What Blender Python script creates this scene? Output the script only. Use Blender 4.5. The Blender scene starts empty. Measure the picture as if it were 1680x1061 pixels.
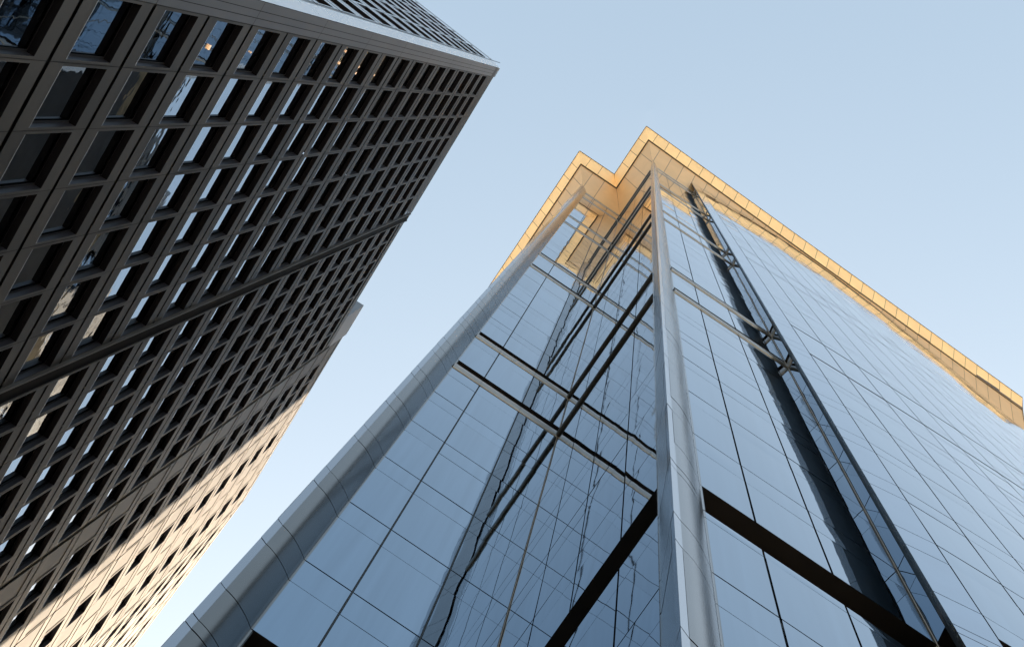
import bpy, math, random
from mathutils import Matrix, Vector
random.seed(7)
sc = bpy.context.scene
C = sc.collection
EYE = 1.6                                   # eye height; all heights below are metres above the eye

# ------------------------------------------------------------------ camera, sky, sun, exposure
FPX = 2480.0
cam = bpy.data.cameras.new("camera")
cam.sensor_width = 36.0
cam.sensor_fit = 'HORIZONTAL'
cam.lens = FPX / 1680.0 * 36.0
cam.clip_start = 0.1
cam.clip_end = 6000
camo = bpy.data.objects.new("camera", cam)
C.objects.link(camo)
R = Matrix(((-0.82949821, 0.55128196, 0.08955962),
            (0.55849975, 0.81780811, 0.13880895),
            (0.00328028, 0.1651608, -0.9862612)))       # world -> camera
camo.matrix_world = Matrix.Translation((0, 0, EYE)) @ R.transposed().to_4x4()
sc.camera = camo

SUN_AZ = (-0.60, -0.80)                     # towards the sun, seen from above
SUN_EL = math.radians(15.0)
w = bpy.data.worlds.new("World")
sc.world = w
w.use_nodes = True
nt = w.node_tree
sky = nt.nodes.new('ShaderNodeTexSky')
sky.sky_type = 'NISHITA'
sky.sun_disc = False
sky.sun_elevation = SUN_EL
sky.sun_rotation = math.atan2(SUN_AZ[0], SUN_AZ[1])
sky.altitude = 0
sky.air_density = 1.0
sky.dust_density = 5.0
sky.ozone_density = 0.5
bg = nt.nodes['Background']
wb = nt.nodes.new('ShaderNodeVectorMath')          # white balance of the hazy evening sky
wb.operation = 'MULTIPLY'
wb.inputs[1].default_value = (1.06, 1.0, 0.84)
nt.links.new(sky.outputs[0], wb.inputs[0])
nt.links.new(wb.outputs[0], bg.inputs[0])
bg.inputs[1].default_value = 0.05

sun = bpy.data.lights.new("sun", 'SUN')
sun.energy = 5.0
sun.angle = math.radians(0.7)
sun.color = (1.0, 0.83, 0.62)
suno = bpy.data.objects.new("sun", sun)
C.objects.link(suno)
l = math.hypot(*SUN_AZ)
sd = Vector((SUN_AZ[0] / l * math.cos(SUN_EL), SUN_AZ[1] / l * math.cos(SUN_EL), math.sin(SUN_EL)))
suno.rotation_euler = sd.to_track_quat('Z', 'Y').to_euler()
suno.location = (0, 0, 200)

sc.view_settings.view_transform = 'Standard'
sc.view_settings.look = 'None'
sc.view_settings.gamma = 1.0
sc.view_settings.exposure = 3.85
sc.cycles.max_bounces = 10
sc.cycles.glossy_bounces = 8


# ------------------------------------------------------------------ helpers
def project(p):
    c = R @ Vector((p[0], p[1], p[2]))
    if c.z > -1e-6:
        return None
    return 840 + FPX * c.x / -c.z, 530.5 - FPX * c.y / -c.z


def screen_area(q):
    pts = [project(p) for p in q]
    if any(p is None for p in pts):
        return 0.0
    if all(p[0] < 0 for p in pts) or all(p[0] > 1680 for p in pts) or all(p[1] < 0 for p in pts) or all(p[1] > 1061 for p in pts):
        return 0.0
    pts = [(min(max(x, 0), 1680), min(max(y, 0), 1061)) for x, y in pts]
    a = 0
    for i in range(len(pts)):
        x0, y0 = pts[i]
        x1, y1 = pts[(i + 1) % len(pts)]
        a += x0 * y1 - x1 * y0
    return abs(a) / 2


class MB:
    def __init__(s):
        s.v, s.f, s.m, s.sm = [], [], [], []

    def quad(s, a, b, c, d, m=0, smooth=False):
        i = len(s.v)
        s.v += [a, b, c, d]
        s.f.append((i, i + 1, i + 2, i + 3))
        s.m.append(m)
        s.sm.append(smooth)

    def poly(s, pts, m=0):
        i = len(s.v)
        s.v += list(pts)
        s.f.append(tuple(range(i, i + len(pts))))
        s.m.append(m)
        s.sm.append(False)

    def grid(s, rows, m=0, smooth=True):
        i = len(s.v)
        nr, nc = len(rows), len(rows[0])
        for r in rows:
            s.v += r
        for a in range(nr - 1):
            for b in range(nc - 1):
                k = i + a * nc + b
                s.f.append((k, k + 1, k + nc + 1, k + nc))
                s.m.append(m)
                s.sm.append(smooth)

    def build(s, name, mats, parent=None, kind=None, flip=False):
        me = bpy.data.meshes.new(name)
        me.from_pydata([(x, y, z + EYE) for x, y, z in s.v], [], s.f)
        for mt in (mats if isinstance(mats, (list, tuple)) else [mats]):
            me.materials.append(mt)
        me.polygons.foreach_set('material_index', s.m)
        me.polygons.foreach_set('use_smooth', s.sm)
        me.update()
        o = bpy.data.objects.new(name, me)
        C.objects.link(o)
        if parent:
            o.parent = parent
            o.matrix_parent_inverse = parent.matrix_basis.inverted()
        if kind:
            o['kind'] = kind
        return o


def thing(name, label, cat, loc=(0, 0, 0)):
    o = bpy.data.objects.new(name, None)
    C.objects.link(o)
    o.location = loc
    o.empty_display_size = 1.0
    o['label'] = label
    o['category'] = cat
    return o


def mat(name, col, rough=0.5, metal=0.0, spec=0.5, island=0.0, noise=0.0, nscale=1.0, bump=0.0, bscale=1.0, stretch=(1, 1, 1), rvar=0.0):
    m = bpy.data.materials.new(name)
    m.use_nodes = True
    n = m.node_tree
    b = n.nodes['Principled BSDF']
    b.inputs['Base Color'].default_value = (*col, 1)
    b.inputs['Roughness'].default_value = rough
    b.inputs['Metallic'].default_value = metal
    b.inputs['Specular IOR Level'].default_value = spec
    tc = n.nodes.new('ShaderNodeTexCoord')
    mp = n.nodes.new('ShaderNodeMapping')
    mp.inputs['Scale'].default_value = stretch
    n.links.new(tc.outputs['Object'], mp.inputs['Vector'])
    fac = None
    if noise:
        nz = n.nodes.new('ShaderNodeTexNoise')
        nz.inputs['Scale'].default_value = nscale
        nz.inputs['Detail'].default_value = 5
        n.links.new(mp.outputs[0], nz.inputs['Vector'])
        mr = n.nodes.new('ShaderNodeMapRange')
        mr.inputs['From Min'].default_value = 0.25
        mr.inputs['From Max'].default_value = 0.75
        mr.inputs['To Min'].default_value = 1 - noise
        mr.inputs['To Max'].default_value = 1 + noise
        n.links.new(nz.outputs['Fac'], mr.inputs['Value'])
        fac = mr.outputs[0]
        if rvar:
            ra = n.nodes.new('ShaderNodeMapRange')
            ra.inputs['From Min'].default_value = 0.4
            ra.inputs['From Max'].default_value = 0.8
            ra.inputs['To Min'].default_value = rough
            ra.inputs['To Max'].default_value = rough + rvar
            n.links.new(nz.outputs['Fac'], ra.inputs['Value'])
            n.links.new(ra.outputs[0], b.inputs['Roughness'])
    if island:
        g = n.nodes.new('ShaderNodeNewGeometry')
        mr = n.nodes.new('ShaderNodeMapRange')
        mr.inputs['To Min'].default_value = 1 - island
        mr.inputs['To Max'].default_value = 1 + island
        n.links.new(g.outputs['Random Per Island'], mr.inputs['Value'])
        if fac:
            mu = n.nodes.new('ShaderNodeMath')
            mu.operation = 'MULTIPLY'
            n.links.new(fac, mu.inputs[0])
            n.links.new(mr.outputs[0], mu.inputs[1])
            fac = mu.outputs[0]
        else:
            fac = mr.outputs[0]
    if fac:
        vm = n.nodes.new('ShaderNodeVectorMath')
        vm.operation = 'SCALE'
        vm.inputs[0].default_value = col
        n.links.new(fac, vm.inputs['Scale'])
        n.links.new(vm.outputs[0], b.inputs['Base Color'])
    if bump:
        nb = n.nodes.new('ShaderNodeTexNoise')
        nb.inputs['Scale'].default_value = bscale
        nb.inputs['Detail'].default_value = 2
        n.links.new(tc.outputs['Object'], nb.inputs['Vector'])
        bp = n.nodes.new('ShaderNodeBump')
        bp.inputs['Strength'].default_value = 1.0
        bp.inputs['Distance'].default_value = bump
        n.links.new(nb.outputs['Fac'], bp.inputs['Height'])
        n.links.new(bp.outputs[0], b.inputs['Normal'])
    return m


M_glass = mat('blue mirror glass', (0.25, 0.33, 0.415), 0.012, 1.0, island=0.085, noise=0.07, nscale=0.9, stretch=(6, 6, 0.16), rvar=0.03, bump=0.0012, bscale=0.9)
M_joint = mat('dark sealant', (0.012, 0.016, 0.022), 0.6)
M_steel = mat('brushed grey metal', (0.20, 0.19, 0.175), 0.17, 1.0, island=0.06, noise=0.08, nscale=1.2, bump=0.0015, bscale=1.0, stretch=(1, 1, 0.4))
M_plate = mat('bright edge plate', (0.36, 0.38, 0.41), 0.10, 1.0, island=0.05)
M_brown = mat('dark bronze louvre', (0.026, 0.018, 0.012), 0.45, 0.0, noise=0.3, nscale=2)
M_rail = mat('pale metal rail', (0.27, 0.24, 0.215), 0.30, 0.55, noise=0.12, nscale=1.5)
M_raildark = mat('shaded return rail', (0.035, 0.027, 0.02), 0.4, 0.4, noise=0.2, nscale=1.5)  # same rail on the side return, its dark reflection painted into the colour
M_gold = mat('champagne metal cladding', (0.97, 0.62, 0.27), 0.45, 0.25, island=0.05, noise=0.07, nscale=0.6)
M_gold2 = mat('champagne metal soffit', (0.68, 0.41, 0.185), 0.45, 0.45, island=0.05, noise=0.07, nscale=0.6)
M_golddark = mat('dark bronze gap', (0.06, 0.035, 0.02), 0.5)
M_roof = mat('roof membrane', (0.25, 0.25, 0.24), 0.8, noise=0.1)
M_stone = mat('grey granite', (0.050, 0.0455, 0.043), 0.50, 0.0, 0.2, island=0.20, noise=0.22, nscale=0.45)
M_stoneN = mat('skylit grey granite', (0.16, 0.155, 0.165), 0.14, 0.0, 1.0, island=0.10, noise=0.14, nscale=0.5)  # same granite as M_stone, sky light on the north front put into the colour
M_infill = mat('dark infill panel', (0.040, 0.037, 0.035), 0.5, 0.0, 0.2, island=0.12, noise=0.1, nscale=0.8)
M_pier = mat('smooth grey pier granite', (0.06, 0.058, 0.062), 0.40, 0.0, 0.6, island=0.05, noise=0.15, nscale=0.35)
M_chamfer = mat('polished pale edge', (0.55, 0.56, 0.60), 0.25, 0.5, noise=0.06, nscale=1)
M_dark = mat('shaded soffit', (0.012, 0.011, 0.013), 0.7, 0.0, 0.1)  # recess soffit, its deep shade painted as near black
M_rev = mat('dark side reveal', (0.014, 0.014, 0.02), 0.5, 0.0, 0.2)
M_groove = mat('joint shadow gap', (0.010, 0.009, 0.009), 0.8)
M_fin = mat('dark metal fin', (0.008, 0.008, 0.010), 0.8, 0.0, 0.05, noise=0.1)
M_win = mat('grey window glass', (0.36, 0.41, 0.46), 0.015, 1.0, island=0.15, bump=0.003, bscale=1.2)
M_wframe = mat('window frame metal', (0.015, 0.015, 0.018), 0.6, 0.0, 0.1)
M_rearglass = mat('brightened rear glass', (0.85, 0.90, 0.95), 0.02, 1.0, bump=0.003, bscale=0.6)  # unseen wall, made extra reflective to put sky into the stone building's windows
M_under = mat('dark reflection wall', (0.035, 0.035, 0.04), 0.6, noise=0.5, nscale=0.8)  # invented finish on the unseen east wall, darkens the low windows' reflections
M_beige = mat('sunlit reflection strip', (0.26, 0.21, 0.14), 0.8, noise=0.6, nscale=1.2)  # added strip for window reflections, sunlit stone painted into its colour

# ------------------------------------------------------------------ ground, road, pavement
def sheet(name, pts, z, m, kind='structure'):
    b = MB()
    b.poly([(x, y, z - EYE) for x, y in pts])
    return b.build(name, m, kind=kind)


M_ground = mat('city ground', (0.16, 0.155, 0.15), 0.85, noise=0.15, nscale=0.05)
M_asph = mat('asphalt', (0.05, 0.05, 0.052), 0.85, noise=0.2, nscale=3)
M_pave = mat('paving stone', (0.26, 0.25, 0.235), 0.7, noise=0.12, nscale=1.0)
M_paint = mat('road paint', (0.75, 0.75, 0.72), 0.6)
sheet('ground', [(-3000, -3000), (3000, -3000), (3000, 3000), (-3000, 3000)], 0.0, M_ground)
b = MB()


def slab(b, x0, x1, y0, y1, z1):
    z0 = 0.0 - EYE
    z1 = z1 - EYE
    b.quad((x0, y0, z1), (x1, y0, z1), (x1, y1, z1), (x0, y1, z1))
    for (xa, ya, xb, yb) in ((x0, y0, x1, y0), (x1, y0, x1, y1), (x1, y1, x0, y1), (x0, y1, x0, y0)):
        b.quad((xa, ya, z0), (xb, yb, z0), (xb, yb, z1), (xa, ya, z1))


slab(b, -70, 9.9, -45, 3.0, 0.14)
slab(b, 9.95, 60, -75, 3.0, 0.143)
b.build('pavement', M_pave, kind='structure')
b = MB()
b.quad((-150, 3.0, 0.004 - EYE), (150, 3.0, 0.004 - EYE), (150, 14, 0.004 - EYE), (-150, 14, 0.004 - EYE))
b.build('road', M_asph, kind='structure')
b = MB()
for k in range(-18, 18):
    b.quad((k * 8, 8.42, 0.008 - EYE), (k * 8 + 3, 8.42, 0.008 - EYE), (k * 8 + 3, 8.56, 0.008 - EYE), (k * 8, 8.56, 0.008 - EYE))
b.build('road_marking', M_paint, kind='structure')

# ------------------------------------------------------------------ GLASS TOWER
tower = thing('glass_tower', 'blue mirror glass skyscraper with gold overhanging eave, on the right', 'skyscraper', (-20, -20, 0))

# storey levels: (h0, h1, kind)
segs = []          # 'glass' rows, 'band', 'bigband'


def add_glass_rows(j0, joints):
    """joints = main joint heights; spandrel 1.15 m below each main joint"""
    lo = j0
    for j in joints:
        if j - lo > 2.2:
            segs.append((lo, j - 1.15, 'glass'))
            segs.append((j - 1.15, j, 'glass2'))
        else:
            segs.append((lo, j, 'glass'))
        lo = j


add_glass_rows(-1.4, [1.3, 5.3, 9.3, 13.3, 17.3])
segs.append((17.3, 19.75, 'glass'))
segs.append((19.75, 20.1, 'glass2'))
segs.append((20.1, 21.5, 'bigband'))
add_glass_rows(21.5, [25.07, 29.05, 33.1, 37.1, 41.1, 45.1])
base = 45.1
for k in range(4):
    segs.append((base, base + 1.4, 'band'))
    add_glass_rows(base + 1.4, [base + 6.2])
    segs.append((base + 6.2, base + 7.6, 'band'))
    if k < 3:
        nxt = 45.1 + 30.4 * (k + 1)
        n0 = base + 7.6
        st = (nxt - n0) / 6.0
        add_glass_rows(n0, [n0 + st * (i + 1) for i in range(6)])
        base = nxt
add_glass_rows(base + 7.6, [150.0])


def arc_y(x):
    return -3.08 - 0.0026 * (x + 17.0) ** 2


f4x = [-8.03] + [-9.32 - 1.35 * i for i in range(32)]
FACES = {
    'front wing':  [(0.62, -9.7), (-0.39, -9.7), (-1.82, -9.7), (-3.24, -9.7)],
    'side return': [(-3.24, -9.7), (-3.24, -8.26), (-3.24, -6.88), (-3.24, -5.5), (-3.24, -4.52)],
    'main bay':    [(-3.63, -4.02), (-4.6, -4.02), (-5.95, -4.02), (-7.2, -4.02), (-7.77, -4.02)],
    'small return': [(-7.77, -4.02), (-7.71, -3.72)],
    'curved front': [(x, arc_y(x)) for x in f4x],
}
GAP, GAP2, BACK = 0.027, 0.017, 0.05


def normal2(a, b):
    dx, dy = b[0] - a[0], b[1] - a[1]
    L = math.hypot(dx, dy)
    return dy / L, -dx / L


def outward(a, b):
    nx, ny = normal2(a, b)
    mx, my = (a[0] + b[0]) / 2, (a[1] + b[1]) / 2
    # walls of the tower all look towards +y or +x
    if nx * 0.6 + ny * 0.8 < 0:
        nx, ny = -nx, -ny
    return nx, ny


panels = []        # (area, rows)
back = MB()
bandparts = []
for fname, pl in FACES.items():
    for (h0, h1, kind) in segs:
        if fname == 'side return':            # the louvre band sits a little higher on this face
            h0, h1 = {20.1: 20.6, 21.5: 22.1}.get(h0, h0), {20.1: 20.6, 21.5: 22.1}.get(h1, h1)
        if kind in ('band', 'bigband'):
            curved = fname == 'curved front'
            bk, rl = MB(), MB()
            dep = 0.28 if kind == 'bigband' else 0.14
            hh0, hh1 = h0, h1
            if curved and kind == 'band':
                hh0, hh1 = h0 + 0.0, h0 + 0.22
                dep = 0.06
            if curved and kind == 'bigband':
                hh0, hh1 = h0, h0 + 0.40
                dep = 0.10
            npt = len(pl)
            nrm = []
            for i in range(npt):
                a = pl[max(i - 1, 0)]
                c = pl[min(i + 1, npt - 1)]
                nrm.append(outward(a, c))
            for i in range(npt - 1):
                a, c = pl[i], pl[i + 1]
                na, nc = nrm[i], nrm[i + 1]
                ai = (a[0] - na[0] * dep, a[1] - na[1] * dep)
                ci = (c[0] - nc[0] * dep, c[1] - nc[1] * dep)
                bk.quad((*ai, hh0), (*ci, hh0), (*ci, hh1), (*ai, hh1))
                bk.quad((*a, hh1), (*c, hh1), (*ci, hh1), (*ai, hh1))
                bk.quad((*a, hh0), (*c, hh0), (*ci, hh0), (*ai, hh0))
                if kind == 'band' and not curved:
                    pj = 0.085 if fname == 'side return' else 0.05
                    prof = [(-0.14, 0.02), (0.0, 0.02), (pj * .7, 0.08), (pj, 0.22), (pj, 0.40), (pj * .9, 0.56), (pj * .5, 0.68), (0.0, 0.72), (-0.14, 0.72)]
                    g = 0.004
                    L = math.hypot(c[0] - a[0], c[1] - a[1])
                    ta = g / L
                    rows = []
                    for (o, hz) in prof:
                        p = (a[0] + (c[0] - a[0]) * ta + na[0] * o, a[1] + (c[1] - a[1]) * ta + na[1] * o, h0 + hz)
                        q = (c[0] - (c[0] - a[0]) * ta + nc[0] * o, c[1] - (c[1] - a[1]) * ta + nc[1] * o, h0 + hz)
                        rows.append([p, q])
                    rl.grid(rows)
            name = 'louvre_band' if kind == 'bigband' else 'recessed_band'
            bandparts.append((name, bk, rl, fname == 'side return'))
            if not curved:
                continue          # on the curved front the rest of the band height is glass
            h0 = hh1
            kind = 'glass'
        g = GAP if kind == 'glass' else GAP2
        for i in range(len(pl) - 1):
            a, c = pl[i], pl[i + 1]
            nx, ny = outward(a, c)
            L = math.hypot(c[0] - a[0], c[1] - a[1])
            dx, dy = (c[0] - a[0]) / L, (c[1] - a[1]) / L
            u0, u1 = 0.021, L - 0.021
            v0 = h0 + (GAP if kind == 'glass' else GAP2 * 0.6)
            v1 = h1 - (GAP2 * 0.6 if kind == 'glass' else GAP)
            tu, tv = random.gauss(0, 0.0013), random.gauss(0, 0.0013)
            pil = random.gauss(0.0016, 0.0011)
            rows = []
            N = 6
            NU = 5
            for r in range(N + 1):
                vv = r / N
                row = []
                for q in range(NU + 1):
                    uu = q / NU
                    off = tu * (uu - 0.5) * (u1 - u0) + tv * (vv - 0.5) * (v1 - v0) + pil * (1 - (2 * uu - 1) ** 2) * (1 - (2 * vv - 1) ** 2)
                    u = u0 + (u1 - u0) * uu
                    row.append((a[0] + dx * u + nx * off, a[1] + dy * u + ny * off, v0 + (v1 - v0) * vv))
                rows.append(row)
            quad = [rows[0][0], rows[0][-1], rows[-1][-1], rows[-1][0]]
            hidden = fname == 'small return'
            panels.append((screen_area(quad), rows))
            back.quad((a[0] - nx * BACK, a[1] - ny * BACK, h0), (c[0] - nx * BACK, c[1] - ny * BACK, h0), (c[0] - nx * BACK, c[1] - ny * BACK, h1), (a[0] - nx * BACK, a[1] - ny * BACK, h1))

panels.sort(key=lambda p: -p[0])
for ar, rows in panels[:100]:
    b = MB()
    b.grid(rows)
    b.build('glass_panel', M_glass, tower)
b = MB()
for ar, rows in panels[100:]:
    b.grid(rows)
rest = b.build('glass_panel', M_glass, tower, kind='stuff')
back.build('sealant_backing', M_joint, tower)
for name, bk, rl, dk in bandparts:
    o = bk.build(name, M_brown, tower)
    if rl.v:
        rl.build('rail', M_raildark if dk else M_rail, o)

# bronze corner seams at the two inner corners
for (cx, cy) in ((-3.225, -9.685), (-7.752, -4.005)):
    b = MB()
    r = 0.011
    pts = [(cx + r * math.cos(t), cy + r * math.sin(t)) for t in [i * math.pi / 3 for i in range(6)]]
    for i in range(6):
        p, q = pts[i], pts[(i + 1) % 6]
        b.quad((*p, -1.4), (*q, -1.4), (*q, 150), (*p, 150))
    b.build('corner_seam', mat('bronze seam', (0.30, 0.21, 0.13), 0.35, 0.8), tower)

# nosed corner columns ------------------------------------------------
PROF = [(0.645 * k / 10, 0.30 * k / 10 + 0.050 * 4 * (k / 10) * (1 - k / 10)) for k in range(11)]
PROF2 = [(0.645 * k / 10, 0.30 * k / 10) for k in range(11)]
CREASE = (0.78, 0.35)


def column(ax, ay, sx, swap_end, name='corner_column', top=150.0, other=True):
    """front profile starts on the wall at (ax, ay), runs along sx*x and out in +y; back profile mirrors it"""
    p1 = [(ax + sx * u, ay + v) for u, v in PROF]
    cr = (ax + sx * CREASE[0], ay + CREASE[1])
    p2 = [(cr[0] - sx * (CREASE[1] - v), cr[1] - (CREASE[0] - u)) for u, v in PROF2]
    p2.reverse()
    p1 = [(p1[0][0] - sx * 0.03, p1[0][1] + 0.003)] + p1
    p2 = p2 + [(p2[-1][0] + sx * 0.003, p2[-1][1] - 0.03)]
    strips = [(p1, 0), ([p1[-1], cr], 1), ([cr, p2[0]], 1), (p2, 0)]
    levels = sorted(set([-1.4] + [s[0] for s in segs] + [s[1] for s in segs if s[1] <= top]))
    b = MB()
    bkm = MB()
    for i in range(len(levels) - 1):
        a, c = levels[i] + 0.015, levels[i + 1] - 0.015
        if c - a < 0.05:
            continue
        for pts, flat in strips:
            jit = random.gauss(0, 0.002)
            rows = [[(x + jit, y + jit, a) for x, y in pts], [(x + jit, y + jit, c) for x, y in pts]]
            b.grid(rows, flat, True)
    allp = p1 + [cr] + p2
    inner = [(x - sx * 0.02, y - 0.02) for x, y in allp]
    bkm.grid([[(x, y, -1.4) for x, y in inner], [(x, y, top) for x, y in inner]])
    o = b.build(name, [M_steel, M_plate], tower)
    bkm.build('backing', M_joint, o)
    return cr, p2[-1]


column(0.62, -9.7, 1, True)
column(-3.63, -4.02, 1, True)
# slimmer nose where the curved front starts
b = MB()
bkm = MB()
levels = sorted(set([-1.4] + [s[0] for s in segs] + [s[1] for s in segs]))
fr = [(-8.015, arc_y(-8.015)), (-7.26, -3.40)]
sd_ = [(-7.26, -3.40), (-7.33, -3.50), (-7.44, -3.59), (-7.57, -3.66), (-7.70, -3.71)]
for i in range(len(levels) - 1):
    a, c = levels[i] + 0.015, levels[i + 1] - 0.015
    if c - a < 0.05:
        continue
    b.grid([[(x, y, a) for x, y in fr], [(x, y, c) for x, y in fr]], 0)
    b.grid([[(x, y, a) for x, y in sd_], [(x, y, c) for x, y in sd_]], 1)
inner = [(x - 0.015, y - 0.02) for x, y in fr + sd_[1:]]
bkm.grid([[(x, y, -1.4) for x, y in inner], [(x, y, 150) for x, y in inner]])
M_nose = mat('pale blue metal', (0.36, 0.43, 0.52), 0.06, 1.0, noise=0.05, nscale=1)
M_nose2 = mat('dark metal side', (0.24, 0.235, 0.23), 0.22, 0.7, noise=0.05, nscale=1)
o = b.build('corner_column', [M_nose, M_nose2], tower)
bkm.build('backing', M_joint, o)

# other walls: east, south, west; unseen, east finishes added for window reflections
b = MB()
ex = 1.05
e0, e1 = -10.13, -41.4


def plainwall(b, p, q, m_lo, m_hi, split, n):
    for i in range(n):
        a = (p[0] + (q[0] - p[0]) * i / n, p[1] + (q[1] - p[1]) * i / n)
        c = (p[0] + (q[0] - p[0]) * (i + 1) / n, p[1] + (q[1] - p[1]) * (i + 1) / n)
        z = -1.4
        k = 0
        while z < 152:
            z1 = min(z + 3.9, 152.35)
            m = (m_lo if z1 < split - 4 else 2) if z1 < split else m_hi
            b.quad((a[0], a[1], z + .02), (c[0], c[1], z + .02), (c[0], c[1], z1), (a[0], a[1], z1), m)
            z = z1


plainwall(b, (ex, e0), (ex, e1), 1, 0, 71, 22)
wx = f4x[-1]
plainwall(b, (ex, e1), (wx, e1), 0, 0, 0, 38)
plainwall(b, (wx, e1), (wx, arc_y(wx)), 0, 0, 0, 24)
b.build('unseen_rear_curtain_wall', [M_rearglass, M_under, M_beige], tower)
b = MB()
ro = [(p[0], p[1], 152.38) for f in ('front wing', 'side return', 'main bay', 'small return', 'curved front') for p in FACES[f]]
ro += [(wx, e1, 152.38), (ex, e1, 152.38), (ex, e0, 152.38)]
b.poly(ro)
b.build('roof', M_roof, tower)

# eave: soffit leaning out, dark gap, fascia leaning out ---------------------------
Lp = [(2.7, -43.0), (2.7, -8.0), (-1.53, -8.0), (-1.5, -2.35), (-46.9, -3.74)]
Op = [(3.52, -43.8), (3.52, -7.17), (-0.68, -7.17), (-0.65, -1.45), (-46.9, -2.90)]
Wp = [(0.8, -41.1), (0.8, -9.9), (-3.43, -9.9), (-3.4, -4.25), (-46.9, -5.64)]
hW, hL, hL2, hO = 143.85, 150.0, 150.12, 152.3


def eave_strip(A, B, ha, hb, seg, g, jit):
    """A inner/lower path, B outer path the panels are set out on; joints square to B, cut along the hips"""
    b = MB()
    for i in range(len(B) - 1):
        A0, A1, B0, B1 = A[i], A[i + 1], B[i], B[i + 1]
        L = math.hypot(B1[0] - B0[0], B1[1] - B0[1])
        dx, dy = (B1[0] - B0[0]) / L, (B1[1] - B0[1]) / L
        nx, ny = A0[0] - B0[0] - dx * ((A0[0] - B0[0]) * dx + (A0[1] - B0[1]) * dy), A0[1] - B0[1] - dy * ((A0[0] - B0[0]) * dx + (A0[1] - B0[1]) * dy)
        d0 = (A0[0] - B0[0]) * dx + (A0[1] - B0[1]) * dy
        d1 = L - ((A1[0] - B0[0]) * dx + (A1[1] - B0[1]) * dy)
        if i in (3, 4, 5):
            if i > 3:
                d0 = 0.0
            d1 = 0.0
            if i == 3:
                pass

        def pt(s_, f):
            return (B0[0] + dx * s_ + nx * f, B0[1] + dy * s_ + ny * f, hb + (ha - hb) * f)

        def ff(s_):
            f = 1.0
            if d0 > 0.01:
                f = min(f, s_ / d0)
            if d1 > 0.01:
                f = min(f, (L - s_) / d1)
            return max(f, 0.0)
        n = max(1, round(L / seg))
        for k in range(n):
            s0, s1 = k * L / n, (k + 1) * L / n
            t0, t1 = s0 + (g if s0 > 0.01 else g * .5), s1 - g
            pts = [pt(t0, 0), pt(t1, 0)]
            if k == n - 1 and d1 < -0.01:
                pts.append(pt(L - d1, 1.0))
            else:
                pts.append(pt(t1, ff(t1)))
            for kink in ((L - d1) if d1 > 0.01 else -1, d0 if d0 > 0.01 else -1):
                if t0 < kink < t1:
                    pts.append(pt(kink, 1.0))
            if k == 0 and d0 < -0.01:
                pts.append(pt(d0, 1.0))
            elif ff(t0) > 0.02:
                pts.append(pt(t0, ff(t0)))
            j = random.gauss(0, jit)
            b.poly([(x, y, z + j) for x, y, z in pts])
    return b


def offset_path(pl, d):
    out = []
    for i, p in enumerate(pl):
        if i == 0 or i == len(pl) - 1:
            q, r_ = (pl[0], pl[1]) if i == 0 else (pl[-2], pl[-1])
            nx, ny = outward(q, r_)
            out.append((p[0] + nx * d, p[1] + ny * d))
        else:
            n1, n2 = outward(pl[i - 1], p), outward(p, pl[i + 1])
            k = 1 + n1[0] * n2[0] + n1[1] * n2[1]
            out.append((p[0] + (n1[0] + n2[0]) / k * d, p[1] + (n1[1] + n2[1]) / k * d))
    return out


hL2 = hL + 0.05
Lq = Lp
Ls = offset_path(Lp, -0.13)
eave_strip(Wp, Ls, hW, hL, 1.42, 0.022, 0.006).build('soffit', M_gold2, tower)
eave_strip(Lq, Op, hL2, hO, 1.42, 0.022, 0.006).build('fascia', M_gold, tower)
b = MB()
for A, B_, ha, hb in ((Wp, Ls, hW, hL), (Lq, Op, hL2, hO), (Ls, Lq, hL - .03, hL2 - .03)):
    for i in range(len(A) - 1):
        up = 0.07
        b.quad((*A[i], ha + up), (*A[i + 1], ha + up), (*B_[i + 1], hb + up), (*B_[i], hb + up))
b.build('eave_backing', M_golddark, tower)
# coping on the fascia's top edge, roof of the eave, end cap
b = MB()
for i in range(len(Op) - 1):
    p, q = Op[i], Op[i + 1]
    nx, ny = outward(p, q)
    o1, o2 = (p[0] + nx * .05, p[1] + ny * .05), (q[0] + nx * .05, q[1] + ny * .05)
    b.quad((*o1, hO), (*o2, hO), (*o2, hO + .12), (*o1, hO + .12))
    b.quad((*p, hO), (*q, hO), (*o2, hO), (*o1, hO))
    b.quad((*o1, hO + .12), (*o2, hO + .12), (*Wp[i + 1], hO + .12), (*Wp[i], hO + .12))
b.build('coping', M_golddark, tower)
b = MB()
b.poly([(*Wp[-1], hW), (*Lp[-1], hL), (*Op[-1], hO), (Wp[-1][0], Wp[-1][1], hO)])
b.build('eave_end_cap', mat('grey end plate', (0.22, 0.18, 0.13), 0.5, 0.3), tower)

# ------------------------------------------------------------------ STONE OFFICE BUILDING
stone = thing('stone_office_building', 'dark grey granite office building with deep window grid, low sun on its lower left', 'office building', (30, -20, 0))
YC = 0.033185
cs, sn = math.cos(YC), math.sin(YC)
D0 = 10.16
BEND_T, BEND = -40.0, math.radians(5.5)


def P(t, o, h):
    """main front: t along, o outwards (towards the street)"""
    n = D0 - o
    if t < BEND_T:
        d = BEND_T - t
        tt = BEND_T - d * math.cos(BEND) + o * math.sin(BEND) * 0
        n = n + d * math.sin(BEND)
        t = tt
    return (n * cs + t * sn, -n * sn + t * cs, h)


NA = math.atan(0.10)


def Pn(s, o, h):
    """narrow north front: s runs away from the corner, o outwards"""
    n = 10.80 + s * math.cos(NA) - o * math.sin(NA)
    t = -2.70 + s * math.sin(NA) + o * math.cos(NA)
    return (n * cs + t * sn, -n * sn + t * cs, h)


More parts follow.
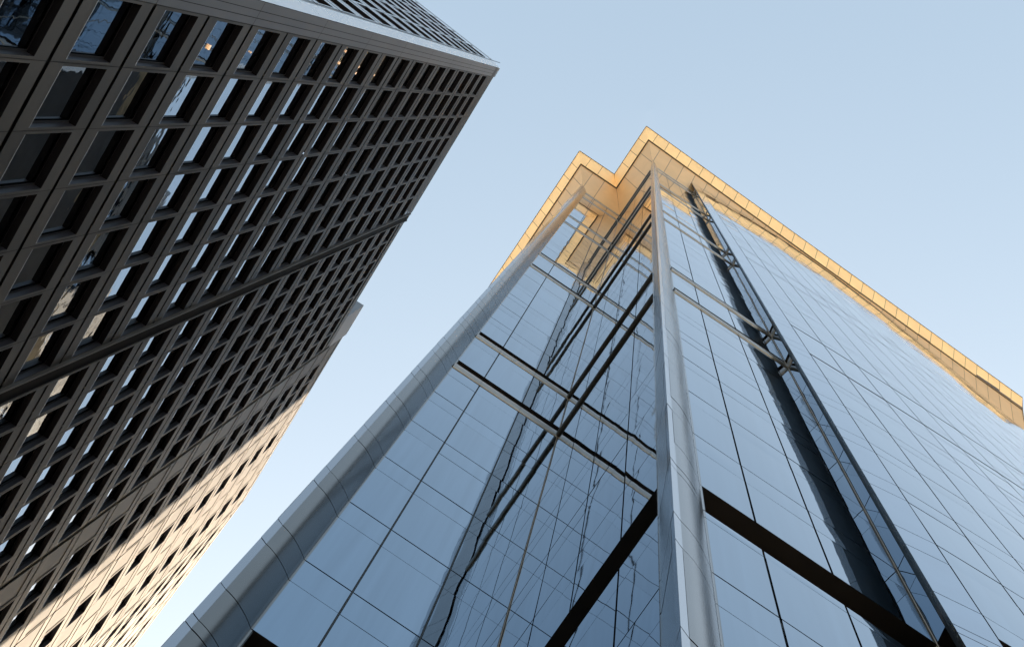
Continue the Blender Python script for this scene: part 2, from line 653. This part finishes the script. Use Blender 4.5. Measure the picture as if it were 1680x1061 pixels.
FL0 = 32.2
floors = [FL0 + 4.0 * k for k in range(-8, 19)]
frame = MB()
groove = MB()
winq = []          # (area, rows, framequads)
SILL, LINT, DEP, JG = 0.79, 0.76, 0.23, 0.095


def cell(F, t0, t1, h0, h1, kind, rg=0.009, fm=0):
    a, c = max(t0, t1) - rg, min(t0, t1) + rg      # a = near side, c = far side
    z0, z1 = h0 + JG, h1 - JG
    j = random.gauss(0, 0.0025)
    pw = 0.065
    ia, ic = a - pw, c + pw
    s0, s1 = h0 + SILL, h1 - LINT
    if s1 > z1 - .1:
        s1 = z1 - .1
    # front faces: sill panel, lintel panel, two pier strips
    frame.quad(F(a, j, z0), F(c, j, z0), F(c, j, s0), F(a, j, s0), fm)
    frame.quad(F(a, j, s1), F(c, j, s1), F(c, j, z1), F(a, j, z1), fm)
    frame.quad(F(a, j, s0), F(ia, j, s0), F(ia, j, s1), F(a, j, s1), fm)
    frame.quad(F(ic, j, s0), F(c, j, s0), F(c, j, s1), F(ic, j, s1), fm)
    if kind == 'solid':
        o = -0.03 + j
        frame.quad(F(ia, o, s0), F(ic, o, s0), F(ic, o, s1), F(ia, o, s1), 4)
        for (t_a, t_c, z_a, z_c) in ((ia, ic, s1, s1), (ia, ic, s0, s0), (ia, ia, s0, s1), (ic, ic, s0, s1)):
            if t_a == t_c:
                frame.quad(F(t_a, j, z_a), F(t_a, j - .04, z_a), F(t_a, j - .04, z_c), F(t_a, j, z_c), 0)
            else:
                frame.quad(F(t_a, j, z_a), F(t_c, j, z_a), F(t_c, j - .04, z_a), F(t_a, j - .04, z_a), 0)
        return
    d = -DEP
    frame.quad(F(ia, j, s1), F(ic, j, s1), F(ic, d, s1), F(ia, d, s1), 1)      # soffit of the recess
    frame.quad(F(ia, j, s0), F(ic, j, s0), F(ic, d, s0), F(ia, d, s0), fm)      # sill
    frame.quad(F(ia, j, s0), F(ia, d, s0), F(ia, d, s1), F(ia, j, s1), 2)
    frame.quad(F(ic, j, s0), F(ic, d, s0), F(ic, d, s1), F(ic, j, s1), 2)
    frame.quad(F(ia, j + .012, s0 - .035), F(ic, j + .012, s0 - .035), F(ic, j + .012, s0), F(ia, j + .012, s0), 3)
    # glass
    dg = -DEP + 0.03
    tu, tv = random.gauss(0, 0.004), random.gauss(0, 0.004)
    pil = random.gauss(0.0, 0.002)
    rows = []
    for r in range(5):
        vv = r / 4
        row = []
        for q in range(4):
            uu = q / 3
            off = dg + tu * (uu - .5) * 1.2 + tv * (vv - .5) * 2.2 + pil * (1 - (2 * uu - 1) ** 2) * (1 - (2 * vv - 1) ** 2)
            row.append(F(ia + (ic - ia) * uu, off, s0 + (s1 - s0) * vv))
        rows.append(row)
    fq = []
    fw = 0.055
    df = dg + 0.035
    for (ta, tb, za, zb) in ((ia, ia - fw, s0, s1), (ic + fw, ic, s0, s1), (ia - fw, ic + fw, s0, s0 + fw * 1.3), (ia - fw, ic + fw, s1 - fw, s1)):
        fq.append((F(ta, df, za), F(tb, df, za), F(tb, df, zb), F(ta, df, zb)))
        # inner edges
    vis = screen_area([F(ia, -DEP, s0), F(ic, -DEP, s0), F(ic, -DEP, s1), F(ia, -DEP, s1)])
    # part of the glass hidden behind the lintel at height
    hm = (s0 + s1) / 2
    frac = max(0.0, 1 - (DEP * hm / 10.2) / (s1 - s0))
    winq.append((vis * frac, rows, fq))


rows_t = []
e = -3.64
w1 = (14.5 - 3.64) / 7
for i in range(7):
    rows_t.append((e - w1 * i, e - w1 * (i + 1), 'win', 101.6))
w2 = (25.2 - 15.0) / 7
for i in range(7):
    rows_t.append((-15.0 - w2 * i, -15.0 - w2 * (i + 1), 'win', 100.8))
tt = -25.5
pat = ['solid', 'win', 'win', 'solid2', 'solid', 'win', 'solid', 'solid', 'win', 'solidx', 'solidn', 'win', 'win', 'solid', 'win', 'solid', 'solid', 'win', 'win', 'solid', 'win']
edges3 = [(-25.5, -26.97), (-26.97, -28.43), (-28.43, -29.9), (-29.9, -31.17), (-31.25, -32.75), (-32.75, -34.2), (-34.2, -35.65), (-35.65, -37.1), (-37.1, -38.6), (-38.6, -39.9), (-40.0, -41.0)]
q = -41.0
while len(edges3) < len(pat):
    edges3.append((q, q - 1.42))
    q -= 1.42
for (a_, c_), k_ in zip(edges3, pat):
    rows_t.append((a_, c_, 'win' if k_ == 'win' else 'solid', 107.3))

for (t0, t1, kind, top) in rows_t:
    for h in floors:
        if h > top - 1.0:
            continue
        h1 = min(h + 4.0, top)
        k = kind
        if h1 - h < 3.0:
            k = 'solid'
        if top > 107 and h + 4.0 > 106:
            h1 = top
            k = 'solid' if h1 - h < 3.5 else kind
        cell(P, t0, t1, h, h1, k)
    groove.quad(P(t0, -0.09, -1.5), P(t1, -0.09, -1.5), P(t1, -0.09, -1.49), P(t0, -0.09, -1.49))
# groove backing: vertical strips behind the piers only, horizontal strips behind the joints
for (t0, t1, kind, top) in rows_t:
    for tc in (t0, t1):
        for hmid in [0]:
            groove.quad(P(tc + .07, -0.05, -1.5), P(tc - .07, -0.05, -1.5), P(tc - .07, -0.05, top), P(tc + .07, -0.05, top))
    for h in floors + [top]:
        if h <= top:
            groove.quad(P(t0, -0.085, h - .25), P(t1, -0.085, h - .25), P(t1, -0.085, h + .35), P(t0, -0.085, h + .35))

# parapet copings and roof
roofm = MB()
for (ta, tb, top) in ((-2.95, -14.5, 101.6), (-15.0, -25.2, 100.8), (-25.5, -39.95, 107.3), (-39.95, -57.5, 107.3)):
    if top < 102:
        frame.quad(P(ta, 0.004, top + .03), P(tb, 0.004, top + .03), P(tb, 0.004, top + 1.6), P(ta, 0.004, top + 1.6), 0)
        top += 1.6
    roofm.quad(P(ta, 0.0, top), P(tb, 0.0, top), P(tb, -30, top), P(ta, -30, top))

# north front: same grid
nrows = [(0.02 + 1.55 * i, 0.02 + 1.55 * (i + 1)) for i in range(14)]
frame_n, win_main = frame, winq
for (s0_, s1_) in nrows:
    for h in floors:
        if h > 100:
            continue
        h1 = min(h + 4.0, 102.6)
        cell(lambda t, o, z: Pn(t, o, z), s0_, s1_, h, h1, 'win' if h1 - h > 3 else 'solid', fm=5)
    groove.quad(Pn(s0_ - .1, -0.05, -1.5), Pn(s0_ + .1, -0.05, -1.5), Pn(s0_ + .1, -0.05, 102.6), Pn(s0_ - .1, -0.05, 102.6))
    for h in floors:
        groove.quad(Pn(s0_, -0.085, h - .25), Pn(s1_, -0.085, h - .25), Pn(s1_, -0.085, h + .35), Pn(s0_, -0.085, h + .35))
frame.quad(Pn(0, 0.0, 102.63), Pn(22, 0.0, 102.63), Pn(22, 0.0, 103.3), Pn(0, 0.0, 103.3), 0)

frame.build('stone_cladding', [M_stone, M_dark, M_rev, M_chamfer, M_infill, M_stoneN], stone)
groove.build('joint_backing', M_groove, stone)
roofm.build('roof', M_roof, stone)

winq.sort(key=lambda x: -x[0])
for ar, rws, fq in winq[:100]:
    b = MB()
    b.grid(rws)
    o = b.build('window', M_win, stone)
    b = MB()
    for f in fq:
        b.quad(*f)
    b.build('window_frame', M_wframe, o)
b = MB()
for ar, rws, fq in winq[100:]:
    b.grid(rws, 0)
    for f in fq:
        b.quad(*f, 1)
b.build('window', [M_win, M_wframe], stone, kind='stuff')

# corner pier with grooves, polished chamfer, grey step
b = MB()
H1 = 103.4


def local(n, t, h):
    return (n * cs + t * sn, -n * sn + t * cs, h)


strips = [(-3.625, -3.43), (-3.41, -3.215), (-3.195, -2.94)]
zz = [-1.5 + 8.0 * k for k in range(14)]
for (a_, c_) in strips:
    lev = [f_ for f_ in floors[::2]] + [H1]
    lo = -1.5
    for z in lev:
        if z <= lo:
            continue
        b.quad(local(D0, c_, lo + .015), local(D0, a_, lo + .015), local(D0, a_, z - .015), local(D0, c_, z - .015))
        lo = z
b.build('corner_pier', M_pier, stone)
b = MB()
b.quad(local(D0 + .04, -3.66, -1.5), local(D0 + .04, -2.93, -1.5), local(D0 + .04, -2.93, H1 - .02), local(D0 + .04, -3.66, H1 - .02))
b.build('pier_backing', M_groove, stone)
b = MB()
b.quad(local(D0, -2.92, -1.5), local(10.70, -2.735, -1.5), local(10.70, -2.735, H1 + .3), local(D0, -2.92, H1 + .3))
b.build('corner_chamfer', M_chamfer, stone)
b = MB()
for h in floors:
    b.quad(local(10.70, -2.735, h + .10), local(10.80, -2.705, h + .10), local(10.80, -2.705, h + 3.97), local(10.70, -2.735, h + 3.97))
b.build('corner_trim', M_pier, stone)
b = MB()
b.quad(local(10.72, -2.78, -1.5), local(10.84, -2.74, -1.5), local(10.84, -2.74, H1), local(10.72, -2.78, H1))
b.quad(local(D0, -2.94, H1), local(D0, -14.5, H1), local(34, -14.5, H1), local(34, -2.2, H1))
b.build('corner_backing', M_groove, stone)

# projecting vertical fins


def fin(t0, t1, out, top, m, edge=None, name='vertical_fin'):
    b = MB()
    for (a, c, o, mi) in ((t0, t1, out, 0),):
        b.quad(P(a, o, -1.5), P(c, o, -1.5), P(c, o, top), P(a, o, top), 0)
        b.quad(P(a, -.1, -1.5), P(a, o, -1.5), P(a, o, top), P(a, -.1, top), 0)
        b.quad(P(c, -.1, -1.5), P(c, o, -1.5), P(c, o, top), P(c, -.1, top), 0)
        b.quad(P(a, -.1, top), P(c, -.1, top), P(c, o, top), P(a, o, top), 0)
    o_ = b.build(name, m, stone)
    if edge:
        for (a, c) in ((t0 + .045, t0 - .02), (t1 + .02, t1 - .045)):
            e = MB()
            oo = out + edge
            e.quad(P(a, oo, -1.5), P(c, oo, -1.5), P(c, oo, top), P(a, oo, top))
            e.quad(P(a, 0.0, -1.5), P(a, oo, -1.5), P(a, oo, top), P(a, 0.0, top))
            e.quad(P(c, 0.0, -1.5), P(c, oo, -1.5), P(c, oo, top), P(c, 0.0, top))
            e.build('fin_edge', M_stone, o_)
    return o_


fin(-14.5, -15.0, 0.06, 102.6, M_fin, 0.04)
fin(-25.2, -25.5, -0.05, 107.0, M_groove)
fin(-31.17, -31.25, -0.04, 107.3, M_golddark)
fin(-39.92, -39.98, -0.04, 107.3, M_golddark)

# rooftop box above the second bay
b = MB()
ta, tb, z0, z1 = -22.9, -25.45, 102.4, 108.6
b.quad(P(ta, 0.0, z0), P(tb, 0.0, z0), P(tb, 0.0, z1), P(ta, 0.0, z1))
b.quad(P(ta, 0.0, z0), P(ta, -6, z0), P(ta, -6, z1), P(ta, 0.0, z1))
b.quad(P(ta, 0.0, z1), P(tb, 0.0, z1), P(tb, -6, z1), P(ta, -6, z1))
b.build('rooftop_block', M_pier, stone)
# plain rear and side walls, so the building is solid from every side
b = MB()
b.quad(P(-57.0, 0, -1.5), P(-57.0, -30, -1.5), P(-57.0, -30, 107.3), P(-57.0, 0, 107.3))
b.quad(P(-57.0, -30, -1.5), P(-3, -22, -1.5), P(-3, -22, 103), P(-57.0, -30, 103))
b.quad(P(-25.4, 0, 100), P(-25.4, -30, 100), P(-25.4, -30, 107.3), P(-25.4, 0, 107.3))
b.build('rear_wall', M_stone, stone)

# small warm ceiling lamps showing in a few windows of the first column beside the corner pier
M_lamp = bpy.data.materials.new('lamp glow')
M_lamp.use_nodes = True
pb = M_lamp.node_tree.nodes['Principled BSDF']
pb.inputs['Emission Color'].default_value = (1.0, 0.50, 0.20, 1)
pb.inputs['Emission Strength'].default_value = 0.06
for (h, t, wd) in ((38.2, -4.52, 0.085), (42.2, -4.49, 0.03), (45.6, -4.78, 0.05), (54.3, -4.41, 0.06), (54.2, -3.92, 0.06), (58.2, -4.72, 0.06), (58.1, -4.44, 0.05), (62.1, -4.70, 0.05)):
    b = MB()
    wd *= 0.75
    x0, x1, z0, z1 = t - wd, t + wd, h - wd, h + wd
    oo, oi = -DEP + 0.075, -DEP + 0.045
    b.quad(P(x0, oo, z0), P(x1, oo, z0), P(x1, oo, z1), P(x0, oo, z1))
    b.quad(P(x0, oo, z0), P(x1, oo, z0), P(x1, oi, z0), P(x0, oi, z0))
    b.quad(P(x0, oo, z1), P(x1, oo, z1), P(x1, oi, z1), P(x0, oi, z1))
    b.quad(P(x0, oo, z0), P(x0, oi, z0), P(x0, oi, z1), P(x0, oo, z1))
    b.quad(P(x1, oo, z0), P(x1, oi, z0), P(x1, oi, z1), P(x1, oo, z1))
    b.build('ceiling_lamp', M_lamp, stone)
